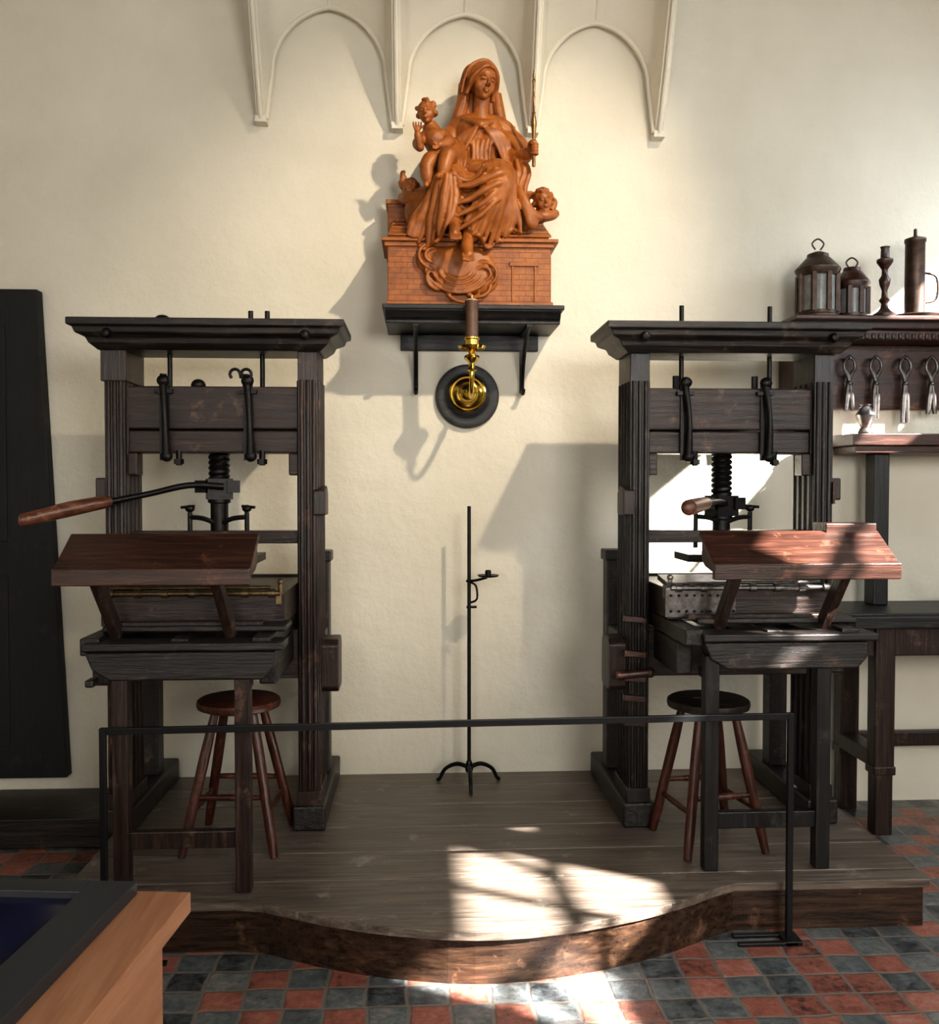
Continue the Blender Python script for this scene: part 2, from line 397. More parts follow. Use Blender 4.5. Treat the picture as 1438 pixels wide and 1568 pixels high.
# ------------------------------------------------------------------ printing presses
def thread(b, cx, cy, z0, z1, r, pitch, tr):
    n = int((z1-z0)/pitch*14); pts = []
    for k in range(n+1):
        a = 2*math.pi*k/14; pts.append((cx+r*math.cos(a), cy+r*math.sin(a), z0+(z1-z0)*k/n))
    b.tube(pts, tr, 6, 1)
    b.cyl((cx, cy, z0-.01), (cx, cy, z1+.01), r*.9)
def bolt(b, x, y, z, r=.014):
    b.lathe((x, y, z), [(r, 0), (r, -.008), (r*.7, -.016), (0.001, -.019)], 'y', 14)
def printing_press(xc, yf, m, tfront, kind):
    g = Grp('printing_press', (xc, yf+.2, .175))
    hw = .418; cw = .080; P0 = .175; yb = yf+.22
    L0, L1, R0, R1 = xc-hw, xc-hw+cw, xc+hw-cw, xc+hw
    U = W['brz'] if kind == 'l' else W['dkz']
    # cheeks (fluted uprights)
    b = B()
    for a0, a1 in ((L0, L1), (R0, R1)):
        b.box(a0, a1, yf, yb, .27, 2.10)
        for k in range(3):
            xx = a0+cw*(.2+.3*k); b.cyl((xx, yf, .33), (xx, yf, 1.98), .010, seg=8)
        for k in range(4):
            yy = yf+.03+.053*k
            for xx in (a0, a1): b.cyl((xx, yy, .33), (xx, yy, 1.98), .008, seg=8)
        if a0 == L0 and kind == 'l': b.box(a0-.010, a1+.010, yf-.012, yb+.01, 1.97, 2.10)
        b.box(a0-.008, a1+.008, yf-.010, yb+.01, .27, .33)
    b.done('cheeks', U, g, .003, True)
    b = B()
    for a0, a1 in ((L0, L1), (R0, R1)):
        ct = (a0+a1)/2
        b.box(ct-.064, ct+.064, yf-.03, -.03, P0, .275)
        # rear posts
        b.box(ct-.04, ct+.04, -.30, -.20, .27, 1.26)
        b.box(ct-.05, ct+.05, -.31, -.19, 1.22, 1.27)
        b.box(ct-.035, ct+.035, yb, -.28, .80, .93)
    b.done('feet_and_rear_posts', W['dky'], g, .008)
    # cap with cornice moulding
    b = B(); cy0 = yf-.10; cy1 = yb+.06; ex = .112
    prof = [(0, 2.205), (0, 2.178), (-.014, 2.172), (-.020, 2.15), (-.045, 2.135), (-.052, 2.115), (-.075, 2.09)]
    rings = []
    for o, z in prof:
        x0, x1, y0, y1 = L0-ex-o*1.3, R1+ex+o*1.3, cy0-o, cy1+o
        rings.append([b.bm.verts.new(v) for v in ((x0, y0, z), (x1, y0, z), (x1, y1, z), (x0, y1, z))])
    for p, q in zip(rings, rings[1:]):
        for k in range(4): b.bm.faces.new((p[k], p[(k+1) % 4], q[(k+1) % 4], q[k]))
    b.bm.faces.new(rings[0]); b.bm.faces.new(rings[-1][::-1])
    b.done('cap_cornice', W['dkx'], g, .004)
    b = B()
    for xx in (L0+cw/2, R0+cw/2):
        b.lathe((xx, cy0+.018, 2.145), [(.020, 0), (.020, -.01), (.013, -.024), (.001, -.028)], 'y', 16)
    xr = (xc-.185, xc+.185)
    for xx in xr:
        h = .30 if kind == 'r' else .235
        b.cyl((xx, yf+.09, 1.93), (xx, yf+.09, 2.0+h), .010, seg=10)
        b.lathe((xx, yf+.09, 2.205), [(.028, 0), (.028, .012), (.018, .016), (.018, .03), (.001, .031)], seg=8)
    if kind == 'l':
        for dx in (-.03, .035): b.cyl((xc+.185+dx, yf+.0, 2.2), (xc+.185+dx, yf+.0, 2.25), .010, seg=8)
        b.ell((xc-.19, yf-.0, 2.215), (.03, .02, .018), sub=2)
    # straps over the head
    for xx in (xc-.19, xc+.14):
        b.box(xx-.018, xx+.018, yf+.012, yf+.022, 1.66, 1.985)
        b.tube([(xx-.002, yf+.005, 1.96), (xx+.01, yf-.015, 1.83), (xx+.012, yf, 1.68)], [.014, .011, .017], 10, 4)
        b.ell((xx+.012, yf, 1.675), (.024, .018, .022), sub=2)
        b.ell((xx, yf+.005, 1.975), (.026, .02, .024), sub=2)
        b.cyl((xx+.05, yf+.04, 1.64), (xx+.05, yf+.04, 1.70), .012, seg=8)
        b.lathe((xx+.05, yf+.04, 1.645), [(.02, 0), (.02, .02), (.001, .021)], seg=6)
        b.box(xx-.035, xx+.035, yf-.0, yf+.03, 1.925, 1.94)
        b.cyl((xx-.02, yf+.08, 1.93), (xx-.02, yf+.08, 2.01), .014, seg=8)
    if kind == 'l':
        for s in (-1, 1):
            pts = [(xc+.115, yf, 1.985)]+[(xc+.115+s*.022+.02*math.cos(a)*s*-1, yf-.005, 2.0+.02*math.sin(a)) for a in [0, .8, 1.6, 2.4, 3.2, 4.0]]
            b.tube(pts, .006, 8, 3)
        b.ell((xc-.07, yf+.08, 1.965), (.03, .03, .025), sub=2)
    b.done('iron_rods_and_straps', IRON, g, 0, True)
    # head
    b = B(); b.box(L1-.01, R0+.01, yf+.025, yb-.02, 1.785, 1.955); b.box(L1-.01, R0+.01, yf+.035, yb-.03, 1.69, 1.78)
    b.box(L1, L1+.04, yf+.02, yf+.10, 1.60, 1.69); b.box(R0-.04, R0, yf+.02, yf+.10, 1.60, 1.69)
    b.done('head_beam', W['brx'], g, .006)
    # screw, hub, platen
    sy = yf+.13; hz = 1.545 if kind == 'l' else 1.475
    b = B(); thread(b, xc, sy, hz+.03, 1.70, .034, .022, .011)
    b.lathe((xc, sy, 1.27), [(.05, 0), (.05, .03), (.036, .04), (.036, hz-1.27-.06), (.046, hz-1.27-.055), (.046, hz-1.27-.04)], seg=20)
    b.obox((xc, sy, hz), (.10, .10, .085), (0, 0, .3))
    for s in (-1, 1):
        b.obox((xc+s*.06, sy-.02, hz+.01), (.05, .05, .05), (0, 0, .3*s))
    for s in (-1, 1):
        x1 = xc+s*.115
        b.tube([(x1, sy-.02, 1.30), (x1, sy-.02, 1.45)], .010, 8)
        b.ell((x1, sy-.02, 1.465), (.020, .016, .016), sub=2)
        b.tube([(xc, sy-.02, 1.40), (xc+s*.06, sy-.03, 1.425), (x1, sy-.02, 1.43)], .010, 8, 3)
        b.tube([(x1-.02*s, sy-.02, 1.475), (x1+.035*s, sy-.03, 1.47)], .006, 8)
    b.obox((xc, sy, 1.262), (.34, .22, .03))
    b.done('screw_and_platen', IRON, g, 0, True)
    # bar with wooden grip
    b = B(); w = B()
    if kind == 'l':
        b.tube([(xc+.03, sy-.06, hz+.01), (xc-.10, sy-.10, hz+.015), (xc-.24, yf-.05, hz-.02), (xc-.40, yf-.11, hz-.055)], [.014, .013, .012, .013], 10, 5)
        w.tube([(xc-.36, yf-.095, hz-.045), (xc-.40, yf-.11, hz-.052), (xc-.50, yf-.15, hz-.075), (xc-.60, yf-.20, hz-.102), (xc-.65, yf-.22, hz-.114)], [.014, .026, .029, .027, .024], 16, 4)
        w.ell((xc-.65, yf-.22, hz-.114), (.012, .024, .024), sub=2)
    else:
        b.tube([(xc, sy-.05, hz+.01), (xc-.08, sy-.2, hz+.02), (xc-.20, sy-.44, hz+.018)], .013, 10, 4)
        w.tube([(xc-.18, sy-.40, hz+.018), (xc-.22, sy-.48, hz+.018), (xc-.31, sy-.68, hz+.014), (xc-.37, sy-.80, hz+.010)], [.015, .025, .027, .027], 16, 4)
        w.ell((xc-.37, sy-.80, hz+.010), (.026, .014, .026), sub=2)
    b.done('pull_bar', IRON, g, 0, True); w.done('bar_grip', GRIP, g, 0, True)
    # winter / cross rails
    b = B(); b.box(L1-.01, R0+.01, yf+.05, yf+.14, 1.325, 1.375)
    b.box(L1-.01, R0+.01, yf+.03, yf+.20, .78, .98)
    b.box(L1-.06, R0+.06, -.285, -.215, .80, .90)
    b.done('cross_rails', W['brx'], g, .005)
    # side blocks with wedges, outside cheeks
    b = B(); s = -m; xo = (R1 if s > 0 else L0)
    b.prism([(yf+.03, .74), (yf+.05, .72), (yf+.17, .72), (yf+.19, .74), (yf+.19, .91), (yf+.17, .935), (yf+.05, .935), (yf+.03, .91)], xo, xo+s*.075, 'yz')
    b.prism([(yf-.02, 1.44), (yf+.10, 1.44), (yf+.10, 1.53), (yf+.06, 1.56), (yf-.02, 1.54)], xo-s*.02, xo+s*.03, 'yz')
    xo2 = (L0 if s > 0 else R1)
    b.box(xo2, xo2-s*.045, yf+.02, yf+.10, 1.50, 1.59)
    b.done('side_blocks', W['brz'], g, .006)
    b = B()
    if kind == 'r':
        for z in (.78, .70, .88, 1.02, .60):
            b.obox((L0+.02, yf-.015, z), (.09, .03, .025), (0, .1, 0))
        b.cyl((L0-.06, yf-.05, .80), (L0+.07, yf-.05, .81), .017, seg=14)
        b.ell((L0+.075, yf-.05, .81), (.02, .022, .022), sub=2)
        b.obox((R1-.0, yf-.01, 1.53), (.012, .012, .09))
        b.done('wedges', W['rdx'], g, .003, True)
        B().box(R0-.01, R0+.07, yf+.12, yf+.20, .2755, .283).done('info_card', CARD, g, .001)
    else: b.bm.free()
    # carriage
    yt = tfront
    tx0, tx1 = (xc-.30, xc+.365) if kind == 'l' else (xc-.262, xc+.372)
    b = B()
    b.box(L1+.02, L1+.085, yt+.04, -.32, .985, 1.045); b.box(R0-.085, R0-.02, yt+.04, -.32, .985, 1.045)
    b.box(L1+.02, L1+.08, yt+.16, yf+.0, .86, .98); b.box(R0-.08, R0-.02, yt+.16, yf+.0, .86, .98)
    b.box(xc-.02, xc+.04, yt+.05, -.34, .985, 1.04)
    b.done('carriage_rails', W['dky'], g, .006)
    b = B()
    b.box(tx0, tx1, yt, yt+.13, 1.005, 1.032)
    b.box(tx0+.02, tx1-.01, yt+.15, yt+.30, 1.047, 1.068)
    b.prism([(tx0+.005, 1.0), (tx1-.03, 1.0), (tx1-.035, .945), (tx1-.07, .905), (tx0+.09, .905), (tx0+.03, .94)], yt+.015, yt+.11, 'xz')
    if kind == 'l': b.box(tx0, tx0+.03, yt+.03, yt+.09, .88, .905)
    b.done('table_plank', W['dkx'], g, .006)
    # coffin with stone and irons
    cx0, cx1, cyf = L1+.015, R0-.01, yt+.27
    b = B(); z0, z1 = 1.07, 1.165
    b.box(cx0, cx1, cyf, cyf+.04, z0, z1); b.box(cx0, cx1, yf+.42, yf+.46, z0, z1)
    b.box(cx0, cx0+.035, cyf, yf+.46, z0, z1); b.box(cx1-.035, cx1, cyf, yf+.46, z0, z1)
    b.box(cx0, cx1, cyf, yf+.46, z0-.02, z0+.01)
    b.done('coffin', W['brx'], g, .004)
    B().box(cx0+.04, cx1-.04, cyf+.045, yf+.415, z0+.012, z1-.012).done('press_stone', PAPER, g, .003)
    b = B()
    b.tube([(cx0+.01, cyf-.012, z1+.005), (cx1-.01, cyf-.012, z1+.005)], .010, 10)
    b.tube([(cx0+.03, cyf+.02, z1+.022), (cx1-.05, cyf+.02, z1+.022)], .008, 10)
    for k in range(7):
        xx = cx0+.04+k*(cx1-cx0-.08)/6
        b.cyl((xx-.012, cyf-.012, z1+.005), (xx+.012, cyf-.012, z1+.005), .016, seg=12)
    for xx in (cx0+.0, cx1-.02):
        b.box(xx-.006, xx+.014, cyf-.008, cyf+.05, z0+.06, z1+.012)
        b.cyl((xx+.01, cyf, z1), (xx+.01, cyf, z1+.04), .009, seg=8); b.ell((xx+.01, cyf, z1+.045), (.013,)*3, sub=2)
    b.done('tympan_hinge_irons', DULLBRASS if kind == 'l' else STEEL, g, 0, True)
    if kind == 'r':
        b = B(); b.box(cx0-.01, cx0+.26, cyf-.012, cyf-.002, z0-.01, z1+.0)
        for k in range(9):
            for j in range(2): bolt(b, cx0+.01+k*.03, cyf-.012, z0+.012+j*.06, .005)
        b.obox((cx0+.13, cyf+.06, z1+.025), (.27, .15, .02), (.12, 0, 0))
        for k in range(6): b.cyl((cx0+.01+k*.045, cyf-.01, z1+.01), (cx0+.035+k*.045, cyf-.01, z1+.01), .012, seg=10)
        b.done('iron_plates', DARKSTEEL, g, 0, True)
    # leaning tympan desk on slanted struts
    px0, px1 = (xc-.375, xc+.265) if kind == 'l' else (xc-.242, xc+.425)
    b = B(); fy, fz, by, bz = yt-.03, 1.275, yt+.14, 1.385
    ang = math.atan2(bz-fz, by-fy); ln = math.hypot(bz-fz, by-fy)
    b.obox(((px0+px1)/2, (fy+by)/2, (fz+bz)/2), (px1-px0, ln, .022), (ang, 0, 0))
    b.box(px0, px1, fy-.018, fy+.012, fz-.045, fz+.012)
    if kind == 'r': b.box(px1-.20, px1-.01, by-.02, by+.10, bz-.01, bz+.035)
    for xx in (px0+.01, px1-.025):
        b.prism([(fy, fz-.03), (fy, fz+.0), (by, bz), (by, bz-.10), (by-.04, bz-.12)], xx, xx+.018, 'yz')
    b.done('ink_desk_board', W['rdx'], g, .004)
    b = B()
    for t0, t1 in ((-.125, -.165), (.275, .225)):
        b.beam((xc+m*t0, yt+.035, 1.285), (xc+m*t1, yt+.15, 1.035), .052, .034, up=(1, 0, 0))
        b.beam((xc+m*t0, yt-.01, 1.245), (xc+m*t0, yt+.13, 1.30), .045, .03)
    b.box(xc-.27, xc+.27, yt+.17, yt+.21, 1.06, 1.08)
    b.done('desk_struts', W['brz'], g, .004)
    # front trestle legs
    b = B(); lx = (xc-m*.222, xc+m*.185)
    for xx in lx: b.box(xx-.026, xx+.026, yt+.03, yt+.082, P0, .95)
    b.box(min(lx), max(lx), yt+.04, yt+.075, .325, .385)
    b.box(lx[0]-.02, lx[0]+.02, yt+.07, yt+.14, .86, .90)
    b.done('trestle_legs', W['brz'] if kind == 'l' else W['bkz'], g, .004)
    return g
printing_press(-.825, -.72, -1, -1.34, 'l')
printing_press(1.262, -.75, 1, -1.25, 'r')

# ------------------------------------------------------------------ stools
def stool(x, y, mat, rot, r=.158, h=.56, sp=.225):
    g = Grp('stool', (x, y, .175)); z0 = .1755
    B().lathe((x, y, z0+h-.04), [(.001, 0), (r*.85, 0), (r*.98, .008), (r, .02), (r*.985, .034), (r*.93, .04), (.001, .038)], seg=40).done('seat', mat[0], g, 0, True)
    b = B(); ft = []
    for k in range(4):
        a = rot+k*math.pi/2
        top = Vector((x+.10*math.cos(a), y+.10*math.sin(a), z0+h-.03)); bot = Vector((x+sp*math.cos(a), y+sp*math.sin(a), z0))
        b.tube([top, top.lerp(bot, .35), top.lerp(bot, .8), bot], [.015, .020, .019, .015], 14, 4); ft.append((top, bot))
    for k in range(4):
        t = .60 if k % 2 == 0 else .70
        p = ft[k][0].lerp(ft[k][1], t); q = ft[(k+1) % 4][0].lerp(ft[(k+1) % 4][1], t)
        b.tube([p, p.lerp(q, .5), q], [.009, .013, .009], 10, 3)
    b.done('legs_and_stretchers', mat[1], g, 0, True)
stool(-.705, -.83, (STOOLW, STOOLW), .72, .160, .56, .245)
stool(1.115, -.93, (W['dkx'], STOOLW), .95)

# ------------------------------------------------------------------ iron candle stand
g = Grp('iron_candle_stand', (.224, -.19, .175)); cx, cy = .224, -.19
b = B(); b.cyl((cx, cy, .25), (cx, cy, 1.465), .0085, seg=10)
for a in (math.radians(-90), math.radians(25), math.radians(155)):
    d = Vector((math.cos(a), math.sin(a), 0)); c = Vector((cx, cy, 0)); R = .15
    pts = [c+Vector((0,0,.255)), c+d*.06+Vector((0,0,.265)), c+d*.12+Vector((0,0,.235)), c+d*R+Vector((0,0,.184)), c+d*(R+.012)+Vector((0,0,.184))]
    b.tube(pts, [.010, .010, .009, .008, .008], 10, 5)
b.lathe((cx, cy, .235), [(.016, 0), (.02, .02), (.012, .05)], seg=14)
b.cyl((cx-.012, cy, 1.00), (cx+.035, cy, 1.0), .006, seg=8)
b.tube([(cx, cy, 1.115), (cx+.03, cy-.02, 1.10), (cx+.035, cy-.02, 1.04), (cx+.005, cy, 1.02)], .005, 8, 4)
b.tube([(cx-.012, cy, 1.12), (cx+.03, cy-.02, 1.125), (cx+.08, cy-.04, 1.14)], .006, 8, 4)
b.lathe((cx+.085, cy-.04, 1.14), [(.02, 0), (.045, .004), (.05, .012), (.044, .010), (.014, .008), (.014, .03), (.010, .034), (.001, .03)], seg=24)
b.done('stand', IRON, g, 0, True)

# ------------------------------------------------------------------ wall bracket shelf
g = Grp('wall_shelf', (.235, -.18, 2.3))
b = B(); sx0, sx1 = -.152, .622
b.prism([(0, 2.345), (-.375, 2.345), (-.375, 2.325), (-.36, 2.315), (-.35, 2.30), (-.335, 2.29), (-.335, 2.275), (0, 2.275)], sx0, sx1, 'yz')
b.box(sx0-.012, sx1+.012, -.385, 0, 2.330, 2.351)
b.box(sx0+.06, sx1-.06, -.03, 0, 2.20, 2.275)
b.done('shelf_board', W['bkx'], g, .004)
b = B()
for xx in (-.02, .485):
    b.beam((xx, -.02, 2.28), (xx, -.02, 2.0), .022, .012)
    b.tube([(xx, -.33, 2.268), (xx, -.26, 2.255), (xx, -.14, 2.19), (xx, -.06, 2.10), (xx, -.035, 2.02), (xx, -.06, 1.995), (xx, -.085, 2.01)], .010, 8, 5)
    b.beam((xx, -.01, 2.268), (xx, -.34, 2.268), .024, .012)
b.done('brackets', IRON, g, 0, True)

# ------------------------------------------------------------------ wall sconce
g = Grp('candle_wall_sconce', (.224, -.05, 1.994)); c = (.224, 0, 1.985)
B().lathe(c, [(.152, .0), (.152, -.018), (.145, -.03), (.13, -.034), (.120, -.030), (.10, -.036), (.08, -.05), (.001, -.052)], 'y', 48).done('wooden_backplate', W['bkx'], g, 0, True)
b = B(); b.lathe((.224, -.045, 1.995), [(.088, 0), (.088, -.006), (.080, -.012), (.072, -.010), (.060, -.022), (.045, -.026), (.036, -.045), (.022, -.055), (.018, -.09), (.001, -.10)], 'y', 40)
b.tube([(.224, -.12, 2.0), (.224, -.20, 1.985), (.224, -.29, 1.955), (.224, -.37, 1.965), (.224, -.418, 2.02), (.224, -.42, 2.08)], [.013, .011, .011, .011, .011, .012], 12, 6)
b.ell((.224, -.205, 1.985), (.018, .012, .018), sub=2)
b.lathe((.224, -.42, 2.05), [(.010, 0), (.022, .01), (.014, .025), (.012, .04), (.026, .052), (.034, .062), (.03, .072), (.014, .08), (.016, .09), (.055, .10), (.062, .112), (.058, .114), (.03, .108), (.03, .14), (.034, .144), (.034, .15), (.001, .15)], seg=32)
b.done('brass_arm', BRASS, g, 0, True)
B().lathe((.224, -.42, 2.19), [(.027, 0), (.028, .03), (.027, .09), (.028, .15), (.031, .16), (.030, .168), (.001, .168)], seg=24).done('candle', WAX, g, 0, True)
B().lathe((.224, -.42, 2.355), [(.029, 0), (.027, .006), (.014, .012), (.004, .014), (.003, .03), (.001, .03)], seg=20).done('candle_tip', WICK, g, 0, True)

# ------------------------------------------------------------------ terracotta Madonna
G = Grp('terracotta_madonna_statue', (.22, -.18, 2.353))
def sculpt(b, name, vox, smooth=4):
    o = b.done(name, TERRA, G, 0, True, 180)
    r = o.modifiers.new('remesh', 'REMESH'); r.mode = 'VOXEL'; r.voxel_size = vox; r.use_smooth_shade = True
    s = o.modifiers.new('soften', 'SMOOTH'); s.factor = .5; s.iterations = smooth
    return o
b = B(); zb = 2.353
b.box(-.143, .582, -.325, -.02, zb, 2.635)
b.box(-.148, -.065, -.16, -.03, 2.62, 2.855)
b.done('brick_house', TERRAB, G, .004)
b = B()
b.box(-.155, .594, -.337, -.015, 2.612, 2.632); b.box(-.168, .612, -.350, -.012, 2.632, 2.648)
b.box(-.150, .590, -.333, -.018, zb, zb+.02)
b.prism([(-.352, 2.648), (-.02, 2.648), (-.02, 2.83), (-.05, 2.83)], -.13, .57, 'yz')
for k in range(6):
    t = k/6; y = -.352+.30*t; z = 2.648+.178*t
    b.obox((.22, y+.03, z+.022), (.72-.01*k, .062, .008), (math.radians(30)-.08, 0, 0))
b.box(.405, .415, -.331, -.32, zb+.02, 2.54); b.box(.505, .515, -.331, -.32, zb+.02, 2.54); b.box(.395, .525, -.333, -.32, 2.53, 2.55)
b.box(-.155, -.058, -.168, -.025, 2.845, 2.865)
b.done('roof_and_cornice', TERRA, G, .003)

b = B()
def fold(pts, r, jit=.006):
    n = len(pts)
    q = [(x+random.uniform(-jit, jit), y, z+random.uniform(-jit, jit)) for x, y, z in pts]
    b.tube(q, [r*(.40+.60*math.sin(math.pi*(i+.5)/n)) for i in range(n)], 8, 5)
# ---- torso
b.tube([(.255, -.15, 2.86), (.262, -.15, 2.95), (.268, -.145, 3.02), (.272, -.15, 3.10), (.272, -.145, 3.18), (.272, -.14, 3.225), (.276, -.15, 3.26)],
       [.165, .15, .108, .116, .122, .085, .045], 20, 4, .8)
b.ell((.270, -.168, 3.07), (.105, .092, .14)); b.ell((.268, -.172, 2.98), (.13, .10, .10)); b.ell((.272, -.165, 3.16), (.11, .08, .07))
b.ell((.235, -.228, 3.125), (.042, .035, .042)); b.ell((.315, -.228, 3.12), (.042, .035, .042))
b.tube([(.15, -.13, 3.175), (.21, -.14, 3.210), (.34, -.14, 3.208), (.41, -.14, 3.165)], [.050, .056, .056, .054], 16, 4)
b.tube([(.275, -.15, 3.22), (.279, -.16, 3.28), (.284, -.175, 3.34)], [.050, .038, .038], 14, 3)
# her left arm (viewer right) raised to the sceptre, wide sleeve
b.cap([(.40, -.14, 3.155), (.445, -.165, 3.10), (.43, -.21, 3.04)], [.058, .060, .052], 16)
b.cap([(.43, -.21, 3.04), (.462, -.26, 3.035), (.486, -.30, 3.037)], [.048, .036, .028], 16)
b.tube([(.478, -.285, 3.037), (.497, -.315, 3.040)], [.021, .018], 12)
for k in range(7):
    t = k/6
    fold([(.33+.07*t, -.19-.01*t, 3.20-.04*t), (.40+.05*t, -.225, 3.13-.02*t), (.445+.02*t, -.265, 3.055-.02*t), (.455-.01*t, -.28, 2.99-.01*t)], .011, .004)
# hanging sleeve mouth
b.tube([(.44, -.235, 3.03), (.445, -.245, 2.97), (.43, -.255, 2.90), (.43, -.27, 2.83)], [.042, .042, .04, .03], 12, 4)
for k in range(5):
    fold([(.475-.024*k, -.285+.004*k, 3.01), (.482-.024*k, -.298, 2.95), (.462-.022*k, -.305, 2.88), (.468-.026*k, -.315, 2.80)], .013)
# her right arm round the child
b.cap([(.15, -.14, 3.16), (.105, -.15, 3.09), (.085, -.19, 3.01)], [.054, .053, .046], 16)
b.cap([(.085, -.19, 3.01), (.06, -.25, 2.975), (.045, -.29, 2.975)], [.046, .034, .022], 14)
# mantle falling from neck clasp, V folds
b.tube([(.195, -.19, 3.225), (.235, -.238, 3.195), (.272, -.254, 3.178), (.312, -.238, 3.195), (.352, -.19, 3.222)], [.012, .014, .018, .014, .012], 10, 4)
b.ell((.272, -.262, 3.175), (.015, .012, .015), sub=2)
for k in range(6):
    t = k/5
    fold([(.262, -.255, 3.17), (.235-.05*t, -.264+.01*t, 3.13+.0*t), (.20-.06*t, -.255+.03*t, 3.06+.01*t), (.19-.05*t, -.26, 2.99)], .010, .004)
    fold([(.285, -.255, 3.17), (.315+.05*t, -.262+.01*t, 3.135), (.355+.05*t, -.250+.02*t, 3.07), (.375+.05*t, -.26, 3.0-.02*t)], .010, .004)
for k in range(5):
    fold([(.235+.022*k, -.258, 3.11), (.238+.018*k, -.258, 3.06), (.235+.020*k, -.255, 3.015)], .009, .003)
b.tube([(.18, -.225, 3.00), (.22, -.258, 2.995), (.30, -.264, 2.998), (.365, -.225, 3.015)], [.014, .017, .017, .014], 10, 4)
for k in range(8):
    fold([(.18+.026*k, -.25, 2.995), (.175+.028*k, -.275, 2.95), (.165+.032*k, -.30, 2.915)], .011)
# ---- thighs, knees and shins below the robe
b.cap([(.20, -.16, 2.90), (.15, -.29, 2.905), (.115, -.37, 2.86)], [.10, .09, .074], 18)
b.cap([(.33, -.16, 2.91), (.335, -.30, 2.915), (.335, -.385, 2.87)], [.11, .095, .080], 18)
b.cap([(.115, -.37, 2.85), (.135, -.375, 2.77), (.15, -.38, 2.71)], [.068, .056, .042], 16)
b.cap([(.335, -.385, 2.86), (.29, -.39, 2.75), (.225, -.385, 2.66)], [.076, .062, .042], 16)
b.ell((.21, -.27, 2.81), (.19, .10, .13)); b.ell((.38, -.25, 2.78), (.12, .09, .11)); b.ell((.05, -.24, 2.79), (.12, .085, .12))
b.ell((.21, -.33, 2.86), (.10, .06, .08))
def zhem(x):
    # lobed hem: dips at the left and right, lifted above the feet
    return 2.655-.055*math.exp(-((x-.03)/.05)**2)+.06*math.exp(-((x-.165)/.05)**2)-.045*math.exp(-((x-.30)/.06)**2)+.03*math.exp(-((x-.43)/.05)**2)
def ysk(x, z):
    # forward bulge of the robe over both shins
    y = -.36-.075*math.exp(-((x-.12)/.06)**2)-.08*math.exp(-((x-(.335-.45*max(0, 2.86-z)))/.07)**2)
    return y+.02*max(0, (2.75-z)/.1)
def run(x0, z0, x1, r, bow=0, s=.0):
    zh = zhem(x1)-s; pts = []
    for k in range(6):
        t = k/5; x = x0+(x1-x0)*t**1.3+bow*math.sin(math.pi*t); z = z0+(zh-z0)*t
        pts.append((x, ysk(x, z)-.008, z))
    fold(pts, r, .004)
for x0, z0, x1, r, bow in [(.075, 2.90, -.035, .020, -.01), (.085, 2.89, -.005, .015, -.012), (.09, 2.90, .030, .021, -.010), (.10, 2.90, .055, .013, -.006), (.115, 2.905, .080, .019, 0), (.135, 2.90, .105, .014, .01), (.15, 2.89, .125, .017, .015)]:
    run(x0, z0, x1, r, bow)
for x0, z0, x1, r, bow in [(.30, 2.925, .195, .020, .0), (.315, 2.92, .225, .016, .006), (.325, 2.925, .255, .021, .01), (.335, 2.92, .280, .014, .014), (.345, 2.92, .305, .020, .018), (.36, 2.915, .335, .015, .02), (.375, 2.91, .370, .020, .018), (.39, 2.90, .405, .015, .012), (.40, 2.89, .44, .018, .0)]:
    run(x0, z0, x1, r, bow)
# diagonal swags from the right hip to the left shin
for k in range(4):
    z = 2.96-.042*k
    fold([(.41, -.33, z-.02), (.36-.01*k, -.45, z-.05), (.29-.01*k, -.455, z-.085-.008*k), (.225-.008*k, -.435, z-.115-.012*k), (.165-.004*k, -.43, z-.115-.02*k)], .018-.002*k, .008)
# pocket folds between the knees
for k in range(4):
    z = 2.93-.042*k
    fold([(.14, -.42, z), (.17, -.405, z-.035), (.205, -.395, z-.05), (.245, -.41, z-.03), (.275, -.44, z+.01)], .012, .006)
# lap folds crossing under the child
for k in range(5):
    t = k/4
    fold([(.14+.05*t, -.30, 2.985-.015*t), (.20+.05*t, -.345-.02*t, 2.95-.03*t), (.28+.03*t, -.375-.01*t, 2.95-.03*t), (.37+.02*t, -.355, 2.965-.05*t), (.43, -.30, 2.95-.05*t)], .013, .006)
# rolled hem
hem = []
for k in range(49):
    x = -.045+.495*k/48; z = zhem(x); hem.append((x, ysk(x, z)-.004-.010*math.sin(k*1.35), z+.010*math.sin(k*.9)))
b.tube(hem, .0095, 8, 2)
# drapery spilling over the roof right and left
for k in range(7):
    t = k/6
    fold([(.41+.01*t, -.31, 2.92-.06*t), (.45, -.36+.01*t, 2.82-.03*t), (.49-.01*t, -.355, 2.765-.04*t), (.54-.05*t, -.34, 2.74-.05*t)], .020)
for k in range(6):
    t = k/5
    fold([(.085, -.31, 2.89-.04*t), (.03, -.35, 2.81-.03*t), (-.02+.02*t, -.355, 2.73-.02*t), (-.05+.03*t, -.35, 2.65)], .020)
sculpt(b, 'robed_body', .0045, 1)
# ---- feet
b = B()
for (x, y, z, s) in ((.150, -.425, 2.665, -1), (.203, -.43, 2.575, 1)):
    b.cap([(x+.01*s, y+.05, z+.09), (x, y+.012, z+.025), (x+.004*s, y-.030, z-.028)], [.027, .028, .022], 12)
    for k in range(5):
        xx = x-.020+.010*k; b.cap([(xx, y-.028, z-.026), (xx+.002, y-.050, z-.044), (xx+.002, y-.058, z-.056-.002*(2-abs(k-2)))], [.0080, .0075, .0065], 8, 3)
sculpt(b, 'bare_feet', .0028, 1)
